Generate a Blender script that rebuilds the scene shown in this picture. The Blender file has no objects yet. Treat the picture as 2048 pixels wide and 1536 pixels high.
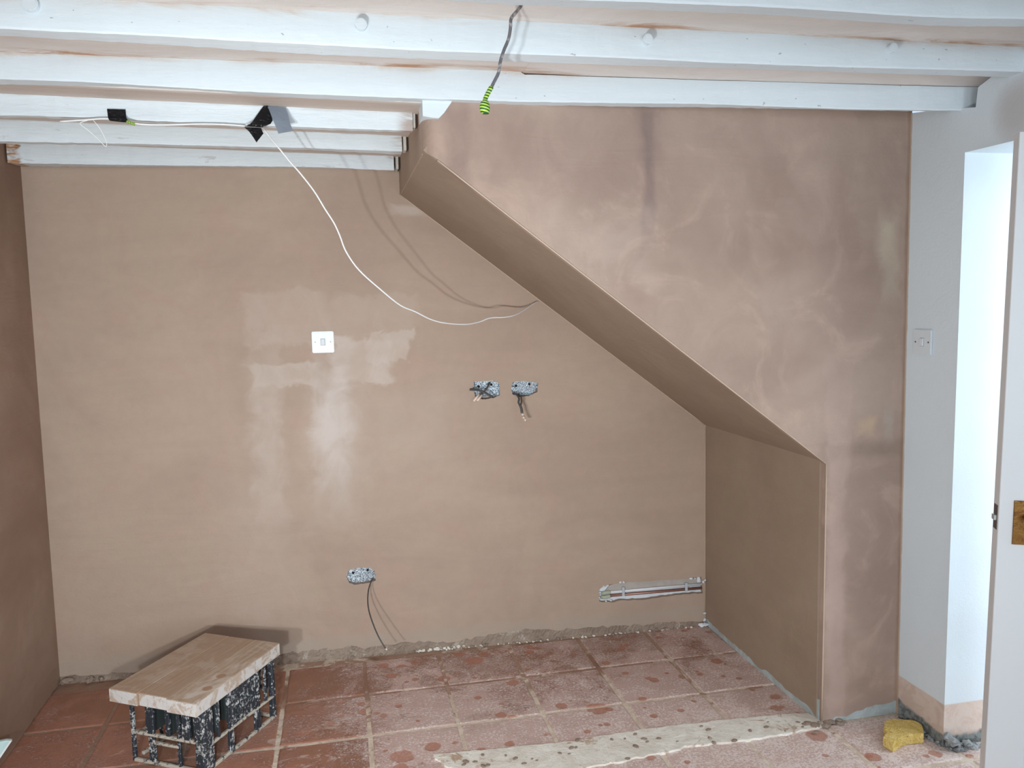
import bpy, bmesh, math, random
from mathutils import Vector, Matrix
from mathutils.geometry import delaunay_2d_cdt

# ------------------------------------------------------------ camera, world, light, exposure
scene = bpy.context.scene
COL = scene.collection
FPX, PITCH, ROLL, YAW, EYE = 1640.0, 0.09523, -0.02166, 0.20645, 1.45
cy_, sy_, cp_, sp_ = math.cos(YAW), math.sin(YAW), math.cos(PITCH), math.sin(PITCH)
FW = Vector((sy_*cp_, cy_*cp_, -sp_)); R0 = Vector((cy_, -sy_, 0)); U0 = R0.cross(FW)
RT = R0*math.cos(ROLL) + U0*math.sin(ROLL); UP = -R0*math.sin(ROLL) + U0*math.cos(ROLL)
EYEP = Vector((0, 0, EYE))
cd = bpy.data.cameras.new('camera'); cam = bpy.data.objects.new('camera', cd); COL.objects.link(cam)
cd.sensor_width = 36.0; cd.lens = FPX/2048*36.0; cd.clip_start = 0.02
cam.matrix_world = Matrix(((RT.x, UP.x, -FW.x, 0), (RT.y, UP.y, -FW.y, 0), (RT.z, UP.z, -FW.z, EYE), (0, 0, 0, 1)))
scene.camera = cam

world = bpy.data.worlds.new('world'); scene.world = world; world.use_nodes = True
world.node_tree.nodes['Background'].inputs[0].default_value = (0.62, 0.78, 1.0, 1)
world.node_tree.nodes['Background'].inputs[1].default_value = 1.0

def area(name, loc, target, sx, sy, power, color, disk=False, spread=180):
    l = bpy.data.lights.new(name, 'AREA'); l.energy = power; l.color = color
    l.shape = 'DISK' if disk else 'RECTANGLE'; l.size = sx
    if not disk: l.size_y = sy
    l.spread = math.radians(spread)
    o = bpy.data.objects.new(name, l); COL.objects.link(o); o.location = loc
    o.rotation_euler = (Vector(target)-Vector(loc)).to_track_quat('-Z', 'Y').to_euler()
    return o
# twin head work lamp that stands just below the frame (its two shadows show on the wall)
area('work_lamp_right_head', (-0.253, 0.789, 0.90), (0.30, 3.3, 1.15), 0.055, 0, 11.4, (0.94, 0.98, 1.0), True, 130)
area('work_lamp_left_head', (-0.525, 0.704, 0.904), (0.10, 3.3, 1.15), 0.055, 0, 10.8, (0.94, 0.98, 1.0), True, 130)
# daylight through the rear windows and the hall window
area('daylight_rear_right', (1.25, -2.25, 1.35), (0.6, 3, 1.0), 1.1, 1.1, 27, (0.82, 0.92, 1.0))
area('daylight_rear_left', (-0.45, -2.25, 1.35), (0.0, 3, 1.0), 0.9, 1.1, 34, (0.82, 0.92, 1.0))
area('daylight_hall', (2.75, 0.30, 1.25), (2.15, 2.18, 0.95), 0.7, 1.3, 27, (0.94, 0.97, 1.0))
area('daylight_hall_side', (3.12, 1.45, 1.35), (1.5, 2.35, 0.4), 0.8, 1.0, 20, (0.90, 0.96, 1.0))
vs = scene.view_settings
vs.view_transform = 'Standard'; vs.look = 'None'; vs.gamma = 1.0; vs.use_curve_mapping = False; vs.exposure = 0.0

# ------------------------------------------------------------ helpers
def at(px, py, ax, v):
    """point where the sight line through a photo pixel meets the plane coord[ax] = v"""
    d = RT*((px-1024)/FPX) - UP*((py-768)/FPX) + FW
    t = (v-EYEP[ax])/d[ax]
    return EYEP + d*t
rng = random.Random(7)
def lin(r, g, b):
    f = lambda c: (c/255/12.92) if c <= 10 else ((c/255+0.055)/1.055)**2.4
    return (f(r), f(g), f(b), 1)

class V:
    def __init__(s, g, sock): s.g, s.s = g, sock
    def _m(s, op, o, sw=False):
        n = s.g.t.nodes.new('ShaderNodeMath'); n.operation = op
        a, b = (o, s) if sw else (s, o)
        for i, v in enumerate((a, b)):
            if isinstance(v, V): s.g.t.links.new(v.s, n.inputs[i])
            elif v is not None: n.inputs[i].default_value = v
        return V(s.g, n.outputs[0])
    def __add__(s, o): return s._m('ADD', o)
    def __radd__(s, o): return s._m('ADD', o)
    def __sub__(s, o): return s._m('SUBTRACT', o)
    def __rsub__(s, o): return s._m('SUBTRACT', o, True)
    def __mul__(s, o): return s._m('MULTIPLY', o)
    def __rmul__(s, o): return s._m('MULTIPLY', o)
    def __truediv__(s, o): return s._m('DIVIDE', o)
    def abs(s): return s._m('ABSOLUTE', None)
    def max(s, o): return s._m('MAXIMUM', o)
    def min(s, o): return s._m('MINIMUM', o)
    def fract(s): return s._m('FRACT', None)

class G:
    def __init__(s, name, rough=0.8, metal=0.0, spec=0.3):
        s.m = bpy.data.materials.new(name); s.m.use_nodes = True; s.t = s.m.node_tree
        s.b = s.t.nodes['Principled BSDF']; s.b.inputs['Roughness'].default_value = rough
        s.b.inputs['Metallic'].default_value = metal; s.b.inputs['Specular IOR Level'].default_value = spec
        g = s.t.nodes.new('ShaderNodeNewGeometry'); s.P = g.outputs['Position']
        x = s.t.nodes.new('ShaderNodeSeparateXYZ'); s.t.links.new(s.P, x.inputs[0])
        s.x, s.y, s.z = (V(s, x.outputs[i]) for i in range(3))
        nx = s.t.nodes.new('ShaderNodeSeparateXYZ'); s.t.links.new(g.outputs['Normal'], nx.inputs[0])
        s.nx, s.ny, s.nz = (V(s, nx.outputs[i]) for i in range(3))
        s.bumpn = None
    def rnd(s):
        o = s.t.nodes.new('ShaderNodeObjectInfo'); return V(s, o.outputs['Random'])
    def vec(s, kx=1, ky=1, kz=1, ox=0, oy=0, oz=0):
        m = s.t.nodes.new('ShaderNodeMapping'); m.inputs['Scale'].default_value = (kx, ky, kz)
        m.inputs['Location'].default_value = (ox, oy, oz); s.t.links.new(s.P, m.inputs[0]); return m.outputs[0]
    def noise(s, scale, detail=3, rough=0.55, dist=0.0, vec=None):
        n = s.t.nodes.new('ShaderNodeTexNoise'); n.inputs['Scale'].default_value = scale
        n.inputs['Detail'].default_value = detail; n.inputs['Roughness'].default_value = rough
        n.inputs['Distortion'].default_value = dist; s.t.links.new(vec or s.P, n.inputs['Vector'])
        return V(s, n.outputs[0])
    def voro(s, scale, vec=None, rand=1.0):
        n = s.t.nodes.new('ShaderNodeTexVoronoi'); n.inputs['Scale'].default_value = scale
        n.inputs['Randomness'].default_value = rand; s.t.links.new(vec or s.P, n.inputs['Vector'])
        c = s.t.nodes.new('ShaderNodeSeparateColor'); s.t.links.new(n.outputs['Color'], c.inputs[0])
        return V(s, n.outputs['Distance']), V(s, c.outputs[0]), V(s, c.outputs[1])
    def step(s, v, a, b):
        n = s.t.nodes.new('ShaderNodeMapRange'); n.interpolation_type = 'SMOOTHSTEP'
        s.t.links.new(v.s, n.inputs[0])
        if a < b: n.inputs[1].default_value = a; n.inputs[2].default_value = b
        else:
            n.inputs[1].default_value = b; n.inputs[2].default_value = a
            n.inputs[3].default_value = 1; n.inputs[4].default_value = 0
        return V(s, n.outputs[0])
    def mix(s, f, a, b):
        n = s.t.nodes.new('ShaderNodeMix'); n.data_type = 'RGBA'
        if isinstance(f, V): s.t.links.new(f.s, n.inputs[0])
        else: n.inputs[0].default_value = f
        for i, c in ((6, a), (7, b)):
            if isinstance(c, tuple): n.inputs[i].default_value = c
            else: s.t.links.new(c, n.inputs[i])
        return n.outputs[2]
    def scale(s, col, f):
        n = s.t.nodes.new('ShaderNodeVectorMath'); n.operation = 'SCALE'
        if isinstance(col, tuple): n.inputs[0].default_value = col[:3]
        else: s.t.links.new(col, n.inputs[0])
        s.t.links.new(f.s, n.inputs['Scale']); return n.outputs[0]
    def color(s, c):
        if isinstance(c, tuple): s.b.inputs['Base Color'].default_value = c
        else: s.t.links.new(c, s.b.inputs['Base Color'])
    def roughness(s, v): s.t.links.new(v.s, s.b.inputs['Roughness'])
    def bump(s, h, dist=0.002, strength=1.0):
        n = s.t.nodes.new('ShaderNodeBump'); n.inputs['Distance'].default_value = dist
        n.inputs['Strength'].default_value = strength; s.t.links.new(h.s, n.inputs['Height'])
        if s.bumpn: s.t.links.new(s.bumpn, n.inputs['Normal'])
        s.bumpn = n.outputs[0]; s.t.links.new(s.bumpn, s.b.inputs['Normal'])

def simple(name, col, rough=0.6, metal=0.0, var=0.12, scale=30, bump=0.0, spec=0.4):
    g = G(name, rough, metal, spec)
    n = g.noise(scale, 4)
    g.color(g.scale(col, n*(2*var)+(1-var)))
    if bump: g.bump(n, bump)
    return g.m

def link(name, me, mat=None, parent=None, kind=None, smooth=False):
    o = bpy.data.objects.new(name, me); COL.objects.link(o)
    if mat is not None and not me.materials: me.materials.append(mat)
    if parent is not None: o.parent = parent
    if kind: o['kind'] = kind
    if smooth:
        for p in me.polygons: p.use_smooth = True
    return o
def frombm(name, bm, mat=None, parent=None, kind=None, smooth=False):
    bmesh.ops.recalc_face_normals(bm, faces=bm.faces)
    me = bpy.data.meshes.new(name); bm.to_mesh(me); bm.free()
    return link(name, me, mat, parent, kind, smooth)
def empty(name, loc, label=None, cat=None, group=None, kind=None):
    o = bpy.data.objects.new(name, None); COL.objects.link(o); o.location = loc; o.empty_display_size = 0.05
    tag(o, label, cat, group, kind); bpy.context.view_layer.update(); return o
def tag(o, label=None, cat=None, group=None, kind=None):
    if label: o['label'] = label
    if cat: o['category'] = cat
    if group: o['group'] = group
    if kind: o['kind'] = kind
    return o
def under(o, parent):
    """parent o, keeping its mesh (made in world coordinates) where it is"""
    o.parent = parent; o.matrix_parent_inverse = Matrix.Translation(-parent.location); return o
def boxbm(bm, lo, hi, bevel=0.0, seg=1, mtx=None):
    r = bmesh.ops.create_cube(bm, size=1.0)
    c = (Vector(lo)+Vector(hi))/2; s = Vector(hi)-Vector(lo)
    for v in r['verts']:
        v.co = Vector((v.co.x*s.x, v.co.y*s.y, v.co.z*s.z)) + c
    if bevel:
        es = list({e for v in r['verts'] for e in v.link_edges})
        bmesh.ops.bevel(bm, geom=es, offset=bevel, segments=seg, affect='EDGES')
    return bm
def box(name, lo, hi, mat, parent=None, kind=None, bevel=0.0, seg=1, mtx=None):
    bm = bmesh.new(); boxbm(bm, lo, hi, bevel, seg)
    if mtx is not None: bm.transform(mtx)
    return frombm(name, bm, mat, parent, kind)
def inpoly(p, poly):
    c = False; n = len(poly); j = n-1
    for i in range(n):
        a, b = poly[i], poly[j]
        if (a[1] > p[1]) != (b[1] > p[1]) and p[0] < (b[0]-a[0])*(p[1]-a[1])/(b[1]-a[1])+a[0]: c = not c
        j = i
    return c
def rag(pts, step, amp, r=None, closed=False):
    r = r or rng; out = []; n = len(pts)
    for i in range(n if closed else n-1):
        a, b = Vector(pts[i][:2]), Vector(pts[(i+1) % n][:2]); L = (b-a).length
        k = max(1, int(L/step)); nrm = Vector((-(b-a).y, (b-a).x)).normalized() if L > 0 else Vector((0, 0))
        for j in range(k):
            off = 0 if j == 0 and not closed else r.uniform(-amp, amp)
            out.append(tuple(a+(b-a)*(j/k)+nrm*off))
    if not closed: out.append(tuple(pts[-1][:2]))
    return out
def prism(name, outer, holes, fn, d0, d1, mat, parent=None, kind=None):
    """polygon with holes in (u, v), extruded from depth d0 to d1 through fn(u, v, d)"""
    vs_, es = [], []
    for loop in [outer]+holes:
        b = len(vs_); vs_ += [Vector(p) for p in loop]
        es += [(b+i, b+(i+1) % len(loop)) for i in range(len(loop))]
    cv, ce, cf, *_ = delaunay_2d_cdt(vs_, es, [], 0, 1e-6)
    bm = bmesh.new(); F = [bm.verts.new(fn(v.x, v.y, d0)) for v in cv]; B = [bm.verts.new(fn(v.x, v.y, d1)) for v in cv]
    for f in cf:
        c = (cv[f[0]]+cv[f[1]]+cv[f[2]])/3
        if inpoly(c, outer) and not any(inpoly(c, h) for h in holes):
            bm.faces.new([F[i] for i in f]); bm.faces.new([B[i] for i in reversed(f)])
    for e in list(bm.edges):
        if len(e.link_faces) == 1 and e.verts[0] in F:
            pass
    fi = {v: i for i, v in enumerate(F)}
    for e in [e for e in bm.edges if len(e.link_faces) == 1 and e.verts[0] in fi and e.verts[1] in fi]:
        i, j = fi[e.verts[0]], fi[e.verts[1]]
        bm.faces.new([F[i], F[j], B[j], B[i]])
    for v in [v for v in bm.verts if not v.link_faces]: bm.verts.remove(v)
    return frombm(name, bm, mat, parent, kind)
def spline(pts, k=6):
    P = [Vector(p) for p in pts]
    if len(P) < 3: return P
    out = []
    for i in range(len(P)-1):
        a, b, c, d = P[max(i-1, 0)], P[i], P[i+1], P[min(i+2, len(P)-1)]
        for j in range(k):
            t = j/k
            out.append(0.5*((2*b)+(c-a)*t+(2*a-5*b+4*c-d)*t*t+(3*b-a-3*c+d)*t**3))
    out.append(P[-1]); return out
def tubebm(bm, pts, r, seg=8, r2=None, flat=1.0):
    n = len(pts); T = []
    for i in range(n): T.append((pts[min(i+1, n-1)]-pts[max(i-1, 0)]).normalized())
    nrm = T[0].orthogonal().normalized(); rings = []
    for i in range(n):
        nrm = (nrm - T[i]*nrm.dot(T[i])).normalized(); bn = T[i].cross(nrm)
        rr = r(i/(n-1)) if callable(r) else r
        rings.append([bm.verts.new(pts[i]+(nrm*math.cos(a)+bn*math.sin(a)*flat)*rr) for a in [2*math.pi*k/seg for k in range(seg)]])
    for a, b in zip(rings, rings[1:]):
        for k in range(seg): bm.faces.new([a[k], a[(k+1) % seg], b[(k+1) % seg], b[k]])
    bm.faces.new(rings[0][::-1]); bm.faces.new(rings[-1])
def tube(name, pts, r, mat, parent=None, seg=8, k=6, flat=1.0):
    bm = bmesh.new(); tubebm(bm, spline(pts, k), r, seg, flat=flat)
    return frombm(name, bm, mat, parent, smooth=True)
def cyl(name, c, axis, r, h, mat, parent=None, seg=20, bevel=0.0):
    bm = bmesh.new(); bmesh.ops.create_cone(bm, cap_ends=True, segments=seg, radius1=r, radius2=r, depth=h)
    if bevel:
        es = [e for e in bm.edges if abs(e.verts[0].co.z-e.verts[1].co.z) < 1e-6]
        bmesh.ops.bevel(bm, geom=es, offset=bevel, segments=2, affect='EDGES')
    q = Vector((0, 0, 1)).rotation_difference(Vector(axis)).to_matrix().to_4x4()
    bm.transform(Matrix.Translation(c) @ q)
    return frombm(name, bm, mat, parent)

# ------------------------------------------------------------ materials
def plaster(name, base, dark, red, blots=(), ax='x', gl=0.0):
    g = G(name, 0.74, 0, 0.16)
    big = g.noise(1.3, 4, 0.6, 0.6); med = g.noise(5, 5, 0.62, 1.2); fin = g.noise(28, 5, 0.6)
    c = g.mix(g.step(big, 0.38, 0.66)*0.75, base, dark)
    c = g.mix(g.step(med, 0.50, 0.72)*0.5, c, red)
    trow = g.noise(3.0, 4, 0.6, 1.0, g.vec(0.5, 0.5, 2.6, 3.1, 0, 1.7))
    c = g.scale(c, trow*0.16 + fin*0.10 + 0.87)
    u = g.x if ax == 'x' else g.y
    blot = g.step(g.noise(6, 3, 0.6, 1.2, g.vec(1, 1, 0.8)), 0.30, 0.65)*0.5+0.5
    w1 = (g.noise(7, 4, 0.6, 0.8, g.vec(1, 1, 1, 5, 5, 5))-0.5)*0.16; w2 = (g.noise(9, 4, 0.6, 0.8, g.vec(1, 1, 1, 9, 2, 7))-0.5)*0.13
    for (cu, cz, hu, hz, soft, col, k) in blots:
        q1, q2 = min(1, hu/0.06), min(1, hz/0.06)
        du = ((u+w1*q1)-cu).abs()/hu; dz = ((g.z+w2*q2)-cz).abs()/hz
        m = g.step(du.max(dz), 1+soft, 1-soft)*k
        c = g.mix(m*blot, c, col)
    g.color(c)
    g.bump(med*0.6+trow, 0.004); g.bump(g.noise(120, 3), 0.0006)
    return g.m
P_base, P_dark, P_red = lin(178, 158, 141), lin(166, 146, 131), lin(178, 150, 135)
pale = lin(202, 190, 181); pale2 = lin(188, 172, 160); smear_sheen = lin(212, 206, 202)
M_back = plaster('pink_skim_plaster', P_base, P_dark, P_red, [
    (-0.20, 1.42, 0.17, 0.11, 0.12, pale2, 0.55), (0.13, 1.40, 0.16, 0.10, 0.2, pale2, 0.45),
    (0.10, 1.235, 0.13, 0.09, 0.15, pale, 0.65), (0.20, 1.30, 0.10, 0.06, 0.1, pale, 0.5), (-0.22, 1.19, 0.12, 0.045, 0.2, pale, 0.55),
    (-0.04, 1.00, 0.055, 0.20, 0.7, smear_sheen, 0.75), (-0.03, 0.85, 0.09, 0.22, 0.8, pale, 0.5), (-0.30, 0.95, 0.05, 0.28, 0.8, pale, 0.55),  # upright trowel smears, with the lamp's sheen on them painted in as pale tone
    (0.33, 1.84, 0.08, 0.02, 0.6, pale, 0.5), (0.25, 0.93, 0.22, 0.2, 0.6, pale2, 0.35), (-0.35, 0.45, 0.15, 0.35, 0.8, pale2, 0.3),
    (0.2, 0.06, 1.6, 0.03, 0.6, lin(170, 160, 148), 0.5)])
M_front = plaster('mottled_pink_plaster', lin(174, 153, 140), lin(153, 131, 119), lin(190, 165, 150), [
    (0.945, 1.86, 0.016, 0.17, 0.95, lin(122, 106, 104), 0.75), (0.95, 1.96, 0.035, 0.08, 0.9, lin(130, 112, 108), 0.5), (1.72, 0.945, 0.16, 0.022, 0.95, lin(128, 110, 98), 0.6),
    (1.785, 1.64, 0.030, 0.07, 0.95, lin(205, 195, 172), 0.75), (1.79, 1.51, 0.025, 0.05, 0.95, lin(200, 190, 168), 0.5), (1.72, 1.02, 0.03, 0.03, 0.6, lin(190, 165, 140), 0.8), (1.80, 1.03, 0.015, 0.05, 0.7, lin(175, 165, 155), 0.7),
    (0.62, 1.90, 0.25, 0.10, 0.8, lin(150, 128, 118), 0.6), (0.80, 1.62, 0.14, 0.10, 0.8, lin(190, 172, 160), 0.5), (1.50, 1.72, 0.3, 0.22, 0.6, lin(140, 118, 106), 0.55),
    (1.25, 1.42, 0.25, 0.12, 0.7, lin(185, 165, 150), 0.4), (1.61, 0.45, 0.035, 0.6, 0.5, lin(196, 172, 162), 0.5), (0.36, 1.92, 0.03, 0.14, 0.7, lin(140, 118, 110), 0.6),
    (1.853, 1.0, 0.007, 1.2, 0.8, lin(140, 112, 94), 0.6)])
M_soffit = plaster('smooth_brown_plaster', lin(160, 142, 124), lin(150, 131, 114), lin(158, 138, 124))
M_left = plaster('damp_red_plaster', lin(160, 136, 120), lin(138, 112, 96), lin(152, 120, 104), [
    (3.0, 0.35, 0.3, 0.10, 0.9, lin(185, 160, 145), 0.4)], 'y')

def paint(name, base, stain, z0, z1):
    g = G(name, 0.55, 0, 0.4)
    b = g.noise(3, 4, 0.6, 0.4, g.vec(0.5, 2, 2)); st = g.noise(9, 5, 0.7, 0.8, g.vec(0.35, 2, 2)); f = g.noise(60, 4, 0.6, 0, g.vec(0.25, 1, 1))
    c = g.scale(base, b*0.10+f*0.05+0.925)
    topm = g.step(g.z+(st-0.5)*0.05, z0, z1)
    c = g.mix(topm*g.step(st, 0.35, 0.6)*0.85, c, stain)
    pits = g.step(g.noise(75, 2, 0.5, 0, g.vec(0.6, 1, 1, 4, 4, 4)), 0.735, 0.76)
    c = g.mix(pits*0.5, c, lin(120, 110, 100))
    g.color(c); g.bump(f*0.7+st*0.5, 0.002); return g.m
M_joist = paint('bluish_white_joist_paint', lin(217, 228, 234), lin(205, 178, 152), 2.102, 2.135)
def flaky():
    g = G('flaking_white_joist_paint', 0.6, 0, 0.35)
    b = g.noise(3, 4, 0.6, 0.4, g.vec(0.5, 2, 2)); st = g.noise(10, 5, 0.72, 1.0, g.vec(0.22, 2, 2)); f = g.noise(45, 5, 0.65, 0, g.vec(0.2, 1, 1.4))
    c = g.scale(lin(217, 227, 232), b*0.10+f*0.07+0.915)
    top = g.step(g.z+g.x*0.02+(st-0.5)*0.03, 2.036, 2.050)*0.45
    top = top.max(g.step(g.x+(st-0.5)*0.05, -1.075, -1.11)).max(g.step(g.x+(st-0.5)*0.04, 0.19, 0.235)*0.7)
    c = g.mix(top*g.step(st, 0.42, 0.60)*0.9, c, lin(150, 112, 82))
    pits = g.step(g.noise(38, 3, 0.6, 0.3, g.vec(0.3, 1, 1, 4, 4, 4)), 0.66, 0.70)
    c = g.mix(pits*0.3, c, lin(150, 135, 120))
    crust = g.step(g.x+(st-0.5)*0.10, -1.082, -1.098)*g.step(g.y, 3.2, 3.25)
    c = g.mix(crust*g.step(f, 0.42, 0.55), c, lin(176, 128, 84)); c = g.mix(crust*g.step(f, 0.56, 0.62), c, lin(96, 76, 62))
    g.color(c); g.bump(f+st*0.5, 0.003); return g.m
M_flaky = flaky()
def ceil_mat():
    g = G('dusty_ceiling_plaster', 0.85, 0, 0.2)
    n = g.noise(4, 5, 0.65, 0.8, g.vec(0.6, 1.4, 1)); st = g.noise(5, 5, 0.7, 1.0, g.vec(0.5, 2.5, 1, 3, 3))
    c = g.mix(g.step(n, 0.35, 0.7), lin(216, 208, 202), lin(226, 219, 214))
    for yj in (1.975, 2.375, 1.60):
        m = g.step(g.y+(st-0.5)*0.05, yj-0.055, yj-0.01)*g.step(g.y, yj+0.03, yj+0.01)
        c = g.mix(m*g.step(st, 0.42, 0.66)*0.9, c, lin(178, 130, 92))
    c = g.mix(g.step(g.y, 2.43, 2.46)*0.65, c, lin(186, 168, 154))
    g.color(c); g.bump(n+st*0.4, 0.006); g.bump(g.noise(90), 0.0008); return g.m
M_ceil = ceil_mat()
def white_wall():
    g = G('pale_grey_white_emulsion', 0.7, 0, 0.3)
    n = g.noise(2.5, 4, 0.6, 0.5); st = g.noise(11, 5, 0.7, 0.8); f = g.noise(150, 2)
    c = g.scale(lin(219, 231, 238), n*0.07+0.965)
    band = g.step(g.z+(st-0.5)*0.012, 0.146, 0.140)
    c = g.mix(band, c, g.mix(g.step(st, 0.45, 0.6)*0.5, lin(216, 200, 190), lin(196, 172, 156)))
    low = g.step(g.z+(st-0.5)*0.05+(g.y-2.18)*-0.10, 0.045, 0.03)
    c = g.mix(low, c, g.mix(g.step(g.noise(60, 4), 0.4, 0.6), lin(140, 146, 145), lin(105, 108, 108)))
    edge = g.step(g.y+(st-0.5)*0.010, 2.405, 2.412)*g.step(g.x, 1.9, 1.88)
    c = g.mix(edge*0.85, c, lin(190, 165, 140))
    smudge = g.step(((g.y-1.98)*(g.y-1.98)+(g.z-1.96)*(g.z-1.96)), 0.012, 0.0)
    c = g.mix(smudge*0.5, c, lin(170, 155, 148))
    g.color(c); g.bump(f, 0.0004); g.bump(st, 0.0015); return g.m
M_white = white_wall()
def tile_mat():
    g = G('terracotta_with_plaster_dust', 0.62, 0, 0.35)
    r = g.rnd(); n1 = g.noise(2.2, 4, 0.6, 0.5); n2 = g.noise(13, 5, 0.7, 0.7); n3 = g.noise(115, 4, 0.75)
    c = g.mix(g.step(n2, 0.35, 0.7), lin(172, 124, 104), lin(156, 106, 88))
    c = g.scale(c, r*0.22+0.88)
    right = g.step(g.x, -0.35, 0.25)                       # thick dust where the plastering was mixed
    front = g.step(g.y, 3.05, 2.45)
    amt = right*0.55 + front*right*0.30 + 0.16
    damp = g.step(g.noise(3.2, 5, 0.7, 0.8, g.vec(1, 1, 1, 2, 6, 0))+g.step(g.y, 2.85, 3.2)*0.10, 0.52, 0.62)
    c = g.mix(damp*0.7, c, lin(148, 108, 86))
    amt = amt - damp*0.22 + g.step(g.x-g.y*0.8, -1.3, -0.5)*0.25
    dust = g.step(n1*0.42+n2*0.28+n3*0.50+amt*0.34, 0.66, 0.84)
    c = g.mix(dust*0.62, c, lin(216, 197, 192))
    flek = g.step(n3*0.8+n2*0.4+amt*0.14, 0.735, 0.80)
    c = g.mix(flek*0.85, c, lin(228, 214, 208))
    smear = g.step(g.noise(6, 6, 0.75, 1.6, g.vec(0.8, 1.8, 1, 3, 8, 1))+front*0.06, 0.62, 0.68)
    c = g.mix(smear*0.45, c, lin(222, 208, 200))
    for sc, lim, off in ((10.0, 0.60, 0.0), (6.0, 0.38, 3.7), (16.0, 0.35, 1.3)):
        d, a, b = g.voro(sc, g.vec(1, 1, 0, off, off*0.7, 0))
        sp = g.step(d+(n2-0.5)*0.10, b*0.14+0.16, b*0.14+0.12) if False else g.step(d+(n2-0.5)*0.20-b*0.12, 0.175, 0.115)
        keep = g.step(a, lim, lim-0.02)
        c = g.mix(sp*keep*(0.25+right*0.45), c, lin(172, 110, 84))
        dust = dust*(1-sp*keep)
    g.color(c); g.roughness(dust*0.3+0.5); g.bump(n2*0.5+dust*0.5+n3*0.3, 0.003); return g.m
M_tile = tile_mat()
def grout_mat():
    g = G('sandy_grout', 0.9, 0, 0.15)
    n = g.noise(22, 5, 0.7, 0.6); big = g.noise(3, 3, 0.6)
    c = g.mix(g.step(n, 0.35, 0.65), lin(225, 212, 196), lin(200, 182, 164))
    c = g.mix(g.step(big, 0.50, 0.60)*g.step(g.y, 2.85, 3.05), c, lin(135, 108, 92))
    c = g.mix(g.step(g.x, -0.35, -0.5)*0.85, c, lin(140, 112, 96))
    c = g.mix(g.step(g.noise(7, 5, 0.7, 0.8)+g.step(g.y, 2.75, 3.1)*0.14, 0.56, 0.64)*0.8, c, lin(158, 124, 106))
    g.color(c); g.bump(n, 0.004); return g.m
M_grout = grout_mat()
def mortar_mat(name, a, b, brown, k=0.6, bs=12):
    g = G(name, 0.9, 0, 0.15)
    n = g.noise(9, 5, 0.7, 0.8); f = g.noise(70, 4, 0.7); br = g.noise(bs, 5, 0.72, 1.0, g.vec(1, 1, 1, 7, 2, 9))
    c = g.mix(g.step(n, 0.38, 0.62), a, b); c = g.mix(g.step(br, 0.56, 0.64)*k, c, brown)
    c = g.mix(g.step(f, 0.62, 0.7)*0.4, c, lin(110, 106, 98))
    g.color(c); g.bump(n*0.6+f*0.5, 0.006); return g.m
M_mortar = mortar_mat('white_lime_mortar', lin(240, 237, 228), lin(222, 216, 205), lin(178, 146, 118), 0.8, 7)
M_base = mortar_mat('grey_brown_mortar', lin(158, 142, 128), lin(142, 125, 112), lin(186, 178, 165), 0.8)
M_rubble = mortar_mat('grey_rubble', lin(165, 170, 172), lin(130, 134, 136), lin(95, 98, 98), 0.6)
M_board = mortar_mat('grey_blue_plasterboard', lin(190, 202, 204), lin(170, 180, 180), lin(205, 190, 175), 0.4)
M_pboard = mortar_mat('white_backing_board', lin(228, 234, 238), lin(215, 222, 228), lin(190, 180, 170), 0.25)
M_bead = simple('corner_bead_plaster', lin(196, 175, 155), 0.7, var=0.1)

# ------------------------------------------------------------ setting: floor
floor = box('floor', (-1.30, -2.5, -0.10), (3.3, 3.50, -0.003), M_grout, kind='structure')
T = 0.3053; TX0, TY0 = -0.2575, 2.415
def tile_mesh(r):
    h = T/2-0.0078; b = 0.004; P = []
    for k in range(4):
        ca, sa = [(1, 1), (-1, 1), (-1, -1), (1, -1)][k]
        P += [(ca*(h-0.004*(0 if k % 2 == 0 else 1)), sa*(h-0.004*(1 if k % 2 == 0 else 0)))]
        P += [(ca*(h-0.004*(1 if k % 2 == 0 else 0)), sa*(h-0.004*(0 if k % 2 == 0 else 1)))]
    loop = []
    for i in range(8):
        a, c = Vector(P[i]), Vector(P[(i+1) % 8]); n = 5 if (c-a).length > 0.05 else 1
        for j in range(n): loop.append(a+(c-a)*(j/n)+Vector((r.uniform(-1, 1), r.uniform(-1, 1)))*0.0013)
    bm = bmesh.new()
    lo = [bm.verts.new((p.x*1.012, p.y*1.012, -0.008)) for p in loop]
    mi = [bm.verts.new((p.x, p.y, -0.0022)) for p in loop]
    up = [bm.verts.new((p.x*0.965, p.y*0.965, 0)) for p in loop]
    n = len(loop)
    for A, B in ((lo, mi), (mi, up)):
        for i in range(n): bm.faces.new([A[i], A[(i+1) % n], B[(i+1) % n], B[i]])
    bm.faces.new(up)
    me = bpy.data.meshes.new('tile'); bmesh.ops.recalc_face_normals(bm, faces=bm.faces); bm.to_mesh(me); bm.free()
    me.materials.append(M_tile); return me
tmesh = [tile_mesh(rng) for _ in range(6)]
for j in range(-7, 3):
    for i in range(-3, 10):
        x = TX0+(i+0.5)*T; y = TY0+(j+0.5)*T+0.0
        yb = 3.39-0.04*x
        if y-T/2 > yb: continue
        if x-T/2 > 1.59 and y > 2.44 and x < 4: continue
        o = bpy.data.objects.new('tile', rng.choice(tmesh)); COL.objects.link(o); o.parent = floor
        o.location = (x+rng.uniform(-1, 1)*0.0015, y+rng.uniform(-1, 1)*0.0015, rng.uniform(-0.0008, 0.0008))
        o.rotation_euler = (rng.uniform(-1, 1)*0.003, rng.uniform(-1, 1)*0.003, rng.randrange(4)*math.pi/2+rng.uniform(-1, 1)*0.004)
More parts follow.
